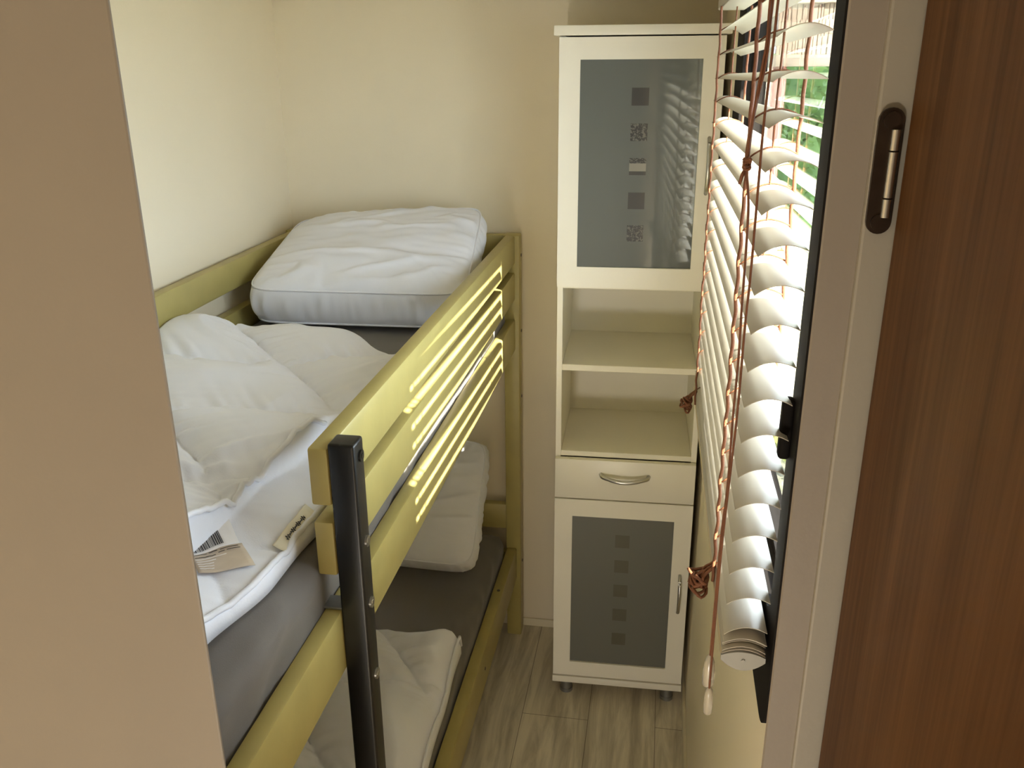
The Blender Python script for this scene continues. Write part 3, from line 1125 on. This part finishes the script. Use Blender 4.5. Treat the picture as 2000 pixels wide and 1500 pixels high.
# bottom rail: lens-shaped section
bm = bmesh.new()
n = 14
sec = []
for i in range(n + 1):
    c = -1 + 2 * i / n
    sec.append((c, 0.0015 + 0.006 * (1 - c * c)))
for i in range(n, -1, -1):
    c = -1 + 2 * i / n
    sec.append((c, -0.004 - 0.012 * (1 - c * c)))
def rail_ring(bm, y, s):
    xc, hw = (SX0 + SX1) / 2, (SX1 - SX0) / 2 + 0.001
    return [bm.verts.new((xc + c * hw, y, rail_z(s) + h)) for c, h in sec]
R0, R1 = rail_ring(bm, YN + 0.002, 0), rail_ring(bm, YF, 1)
for i in range(len(sec)):
    j = (i + 1) % len(sec)
    bm.faces.new((R0[i], R0[j], R1[j], R1[i]))
bm.faces.new(R0)
bm.faces.new(R1)
br = obj('bottom_rail', bm, M['rail'], blind, 'auto', 'beige bottom rail under the stacked slats')
bm = bmesh.new()
R0, R1 = rail_ring(bm, YN - 0.002, 0), rail_ring(bm, YN + 0.002, 0)
for i in range(len(sec)):
    j = (i + 1) % len(sec)
    bm.faces.new((R0[i], R0[j], R1[j], R1[i]))
bm.faces.new(R0)
bm.faces.new(R1)
cyl(bm, ((SX0 + SX1) / 2, YN - 0.0025, rail_z(0) - 0.003), (0, 1, 0), 0.002, 0.002, 10)
obj('end_cap', bm, M['cap'], br, 'auto', 'grey plastic end cap')
# head rail
bm = bmesh.new()
bx(bm, 0.086, 0.136, YN, YF, 2.003, 2.050, 0.002, 1)
hr = obj('head_rail', bm, M['slat'], blind, 'auto')
# ladders: front and back cords with slack, a rung over each slat
def ladder(yl, sl, seed):
    bm = bmesh.new()
    for (xx, ph) in ((SX0 - 0.0025, 0.0), (SX1 + 0.0025, 1.7)):
        pts = []
        ztop, zbot = 2.004, rail_z(sl) + 0.004
        N_ = 150
        for i in range(N_ + 1):
            z = ztop + (zbot - ztop) * i / N_
            amp = 0.0008 * (0.5 + 0.5 * sstep(1.80, 1.70, z))
            ph2 = 2 * PI * (z - slat_z(5, sl)) / 0.0385
            wob = amp * math.cos(ph2) + 0.0010 * nz(z * 22, seed, xx * 50)
            pts.append((xx + (-wob if xx < 0.11 else wob), yl + 0.0010 * math.sin(ph2 * 0.5 + ph) + 0.0030 * nz(z * 14 + seed, xx * 90, 2), z))
        tube(bm, pts, 0.0021, 6)
    for k in range(1, NS):
        for off in (0.0012,):
            pts = []
            for i in range(9):
                w = -0.04 + 1.08 * i / 8
                p = slat_pt(k, w, sl, tilt_of(k, sl))
                pts.append((p.x, yl, p.z + off))
            tube(bm, pts, 0.0010, 5)
    return bm
obj('ladder_cord', ladder(LN, (LN - YN) / (YF - YN), 1.0), M['cord'], blind, True)
obj('ladder_cord', ladder(LF, (LF - YN) / (YF - YN), 5.0), M['cord'], blind, True)
for yl in (LN, LF):
    bm = bmesh.new()
    pts = [(0.112 + 0.0015 * nz(z * 0.4, yl), yl, 2.004 - z * 0.04) for z in range(18)]
    tube(bm, pts, 0.0013, 6)
    obj('lift_cord', bm, M['cord'], blind, True)
# surplus ladder cord gathered in loops on the room edge of the bottom rail
def bundle(yl, seed, sc=1.0):
    s = (yl - YN) / (YF - YN)
    c = Vector((SX0 - 0.010, yl, rail_z(s) - 0.004))
    bm = bmesh.new()
    rnd = random.Random(seed)
    for q in range(9):
        pts = []
        yy = rnd.uniform(-0.012, 0.012) * sc
        zz = 0.012 - 0.0034 * q
        ln = rnd.uniform(0.010, 0.019) * sc
        for i in range(15):
            a = 2 * PI * i / 14
            pts.append(c + Vector((-ln * 0.5 + ln * 0.62 * math.cos(a), yy + 0.010 * sc * math.sin(a), zz + 0.004 * math.sin(a * 2 + q) + rnd.uniform(-0.001, 0.001))))
        tube(bm, pts, 0.0021, 6)
    # the strands that come over the rail into the bundle
    for dy in (-0.006, 0.0, 0.007):
        tube(bm, catmull([(SX0 + 0.002, yl + dy, c.z + 0.030), (SX0 - 0.004, yl + dy, c.z + 0.024), (SX0 - 0.013, yl + dy * 1.4, c.z + 0.014), (SX0 - 0.016, yl + dy, c.z - 0.004)], 5), 0.0019, 6)
    return bm
obj('cord_bundle', bundle(LN + 0.01, 4, 1.15), M['cord'], blind, True)
obj('cord_bundle', bundle(LF + 0.03, 9, 1.0), M['cord'], blind, True)
# pull cords with knot and milky tassels
ca = [(0.084, 0.84, 2.004), (0.082, 0.84, 1.963), (0.082, 0.84, 1.931), (0.080, 0.84, 1.910), (0.076, 0.838, 1.872), (0.0735, 0.836, 1.828), (0.078, 0.838, 1.791),
      (0.0795, 0.84, 1.743), (0.080, 0.84, 1.694), (0.081, 0.84, 1.642), (0.0805, 0.84, 1.577), (0.081, 0.84, 1.503), (0.079, 0.84, 1.449), (0.0785, 0.84, 1.373), (0.078, 0.84, 1.293)]
cb = [(0.089, 0.835, 2.004), (0.088, 0.835, 1.963), (0.087, 0.835, 1.923), (0.085, 0.835, 1.863), (0.085, 0.835, 1.801), (0.085, 0.835, 1.725), (0.084, 0.835, 1.675), (0.084, 0.835, 1.590),
      (0.082, 0.835, 1.517), (0.080, 0.835, 1.439), (0.0795, 0.835, 1.363), (0.0795, 0.835, 1.252)]
cc = [(0.086, 0.842, 2.004), (0.084, 0.842, 1.95), (0.083, 0.84, 1.915), (0.0765, 0.84, 1.870), (0.0740, 0.836, 1.830)]
bm = bmesh.new()
tube(bm, catmull(ca, 5), 0.0012, 6)
tube(bm, catmull(cc, 5), 0.0012, 6)
pc = obj('pull_cord', bm, M['cord'], blind, True)
bm = bmesh.new()
for q in range(5):
    pts = []
    for i in range(13):
        a = 2 * PI * i / 12
        pts.append((0.0735 + 0.0030 * math.cos(a), 0.836 + 0.003 * math.sin(a + q), 1.828 + 0.0018 * math.sin(a) + (q - 2) * 0.0016))
    tube(bm, pts, 0.0014, 6)
tube(bm, [(0.0725, 0.835, 1.825), (0.0700, 0.834, 1.818), (0.0680, 0.833, 1.810)], [0.0016, 0.0018, 0.0014], 6)
obj('knot', bm, M['cord'], pc, True)
bm = bmesh.new()
tube(bm, catmull(cb, 5), 0.0012, 6)
pc2 = obj('pull_cord', bm, M['cord'], blind, True)
def lathe(bm, c, prof, n=24):
    rings = []
    for (r, z) in prof:
        rings.append([bm.verts.new((c[0] + r * math.cos(2 * PI * k / n), c[1] + r * math.sin(2 * PI * k / n), c[2] + z)) for k in range(n)])
    for i in range(len(rings) - 1):
        for k in range(n):
            bm.faces.new((rings[i][k], rings[i][(k + 1) % n], rings[i + 1][(k + 1) % n], rings[i + 1][k]))
    bm.faces.new(rings[0])
    bm.faces.new(rings[-1])
    return bm
bm = lathe(bmesh.new(), (0.078, 0.842, 1.252), [(0.0060, 0.0), (0.0068, 0.004), (0.0066, 0.020), (0.0056, 0.031), (0.0035, 0.038), (0.0015, 0.041)])
obj('tassel', bm, M['clear'], pc, 'auto', 'milky plastic cord bell')
bm = lathe(bmesh.new(), (0.0797, 0.836, 1.218), [(0.0045, 0.0), (0.0050, 0.002), (0.0047, 0.024), (0.0040, 0.031), (0.0018, 0.035)])
obj('tassel', bm, M['clear'], pc2, 'auto', 'milky plastic cord bell')

# ------------------------------------------------------------------ outside, seen between the slats
o = struct('ground', box(0.32, 14, -8, 16, -0.45, -0.40), M['lawn'])
# roof overhang of this house, which keeps the high sun off the top of the window
struct('trim_4', box(0.20, 0.62, -3.1, 3.4, 2.245, 2.30), M['fascia_board'])
# porch at the end of the house: red-brown post, shingled edge board
porch = empty('porch', 'porch edge of weathered shingles on a red-brown post, beyond the window', 'porch', (0.55, 4.2, -0.40))
obj('post', box(0.395, 0.475, 3.95, 4.03, -0.40, 1.93, 0.004), M['post'], porch, 'auto')
obj('beam', box(0.36, 1.6, 3.90, 4.05, 1.885, 1.93, 0.004), M['fascia_board'], porch, 'auto')
obj('shade_roof', box(0.36, 3.2, 3.90, 9.0, 2.12, 2.18, 0.004), M['fascia_board'], porch)  # slab added over the shrubs to shade them from sun and sky
obj('post', box(3.0, 3.1, 3.95, 4.05, -0.40, 2.12, 0.004), M['post'], porch)
obj('post', box(3.0, 3.1, 8.8, 8.9, -0.40, 2.12, 0.004), M['post'], porch)
bm = bmesh.new()
random.seed(11)
for row in range(3):
    x = 0.42
    while x < 1.5:
        w = random.uniform(0.010, 0.022)
        z0 = 1.93 + row * 0.062
        bx(bm, x, x + w - 0.003, 3.900 + 0.010 * row + random.uniform(0, 0.006), 3.935 + 0.010 * row, z0 + random.uniform(-0.004, 0.002), z0 + 0.068)
        x += w
obj('shingles', bm, mat('weathered_shingle', (0.20, 0.15, 0.11), 0.8, var=0.25, vscale=30), porch)

def bush(name, label, c, r, n, m, seed, cat='shrub', group=None):
    rnd = random.Random(seed)
    bm = bmesh.new()
    for q in range(n):
        while True:
            d = Vector((rnd.uniform(-1, 1), rnd.uniform(-1, 1), rnd.uniform(-1, 1)))
            if 0.15 < d.length < 1:
                break
        lump = 0.75 + 0.25 * nz(d.x * 2.5 + seed, d.y * 2.5, d.z * 2.5)
        p = Vector(c) + Vector((d.x * r[0], d.y * r[1], d.z * r[2])) * lump
        s = rnd.uniform(0.03, 0.065)
        a = Vector((rnd.uniform(-1, 1), rnd.uniform(-1, 1), rnd.uniform(-0.4, 0.8))).normalized()
        b = a.cross(Vector((rnd.uniform(-1, 1), rnd.uniform(-1, 1), rnd.uniform(-1, 1)))).normalized()
        v = [bm.verts.new(p), bm.verts.new(p + a * s * 0.5 + b * s * 0.28), bm.verts.new(p + a * s), bm.verts.new(p + a * s * 0.5 - b * s * 0.28)]
        bm.faces.new(v)
    t = bmesh.new()
    bmesh.ops.create_icosphere(t, subdivisions=4, radius=1.0)
    for v in t.verts:
        d = v.co.normalized()
        v.co = Vector(c) + Vector((d.x * r[0], d.y * r[1], d.z * r[2])) * (0.62 + 0.22 * nz(d.x * 2.5 + seed, d.y * 2.5, d.z * 2.5) + 0.10 * nz(d.x * 9, d.y * 9, d.z * 9 + seed))
    merge(bm, t)
    e = empty(name, label, cat, (c[0], c[1], -0.40), group)
    obj('foliage', bm, m, e)
    t = bmesh.new()
    for q in range(5):
        a = q * 1.3 + seed
        tube(t, [(c[0], c[1], -0.40), (c[0] + 0.2 * r[0] * math.cos(a), c[1] + 0.2 * r[1] * math.sin(a), c[2] - 0.3 * r[2]), (c[0] + 0.55 * r[0] * math.cos(a), c[1] + 0.55 * r[1] * math.sin(a), c[2] + 0.3 * r[2])], [0.02, 0.014, 0.006], 6)
    obj('stem', t, M['bark'], e)
    return e
bush('garden_shrub', 'bright green leafy shrub outside, beyond the porch post', (1.15, 6.0, 0.80), (1.0, 0.6, 1.35), 7000, M['leaf'], 2)
bush('garden_shrub', 'low yellowish shrub outside, in front of the green shrub', (0.85, 4.9, 0.15), (0.55, 0.45, 0.65), 3000, M['leaf2'], 5)
bush('hedge', 'tall green hedge closing the garden behind the shrubs', (1.6, 9.6, 0.9), (2.6, 0.8, 1.7), 9000, M['leaf'], 8, 'hedge')
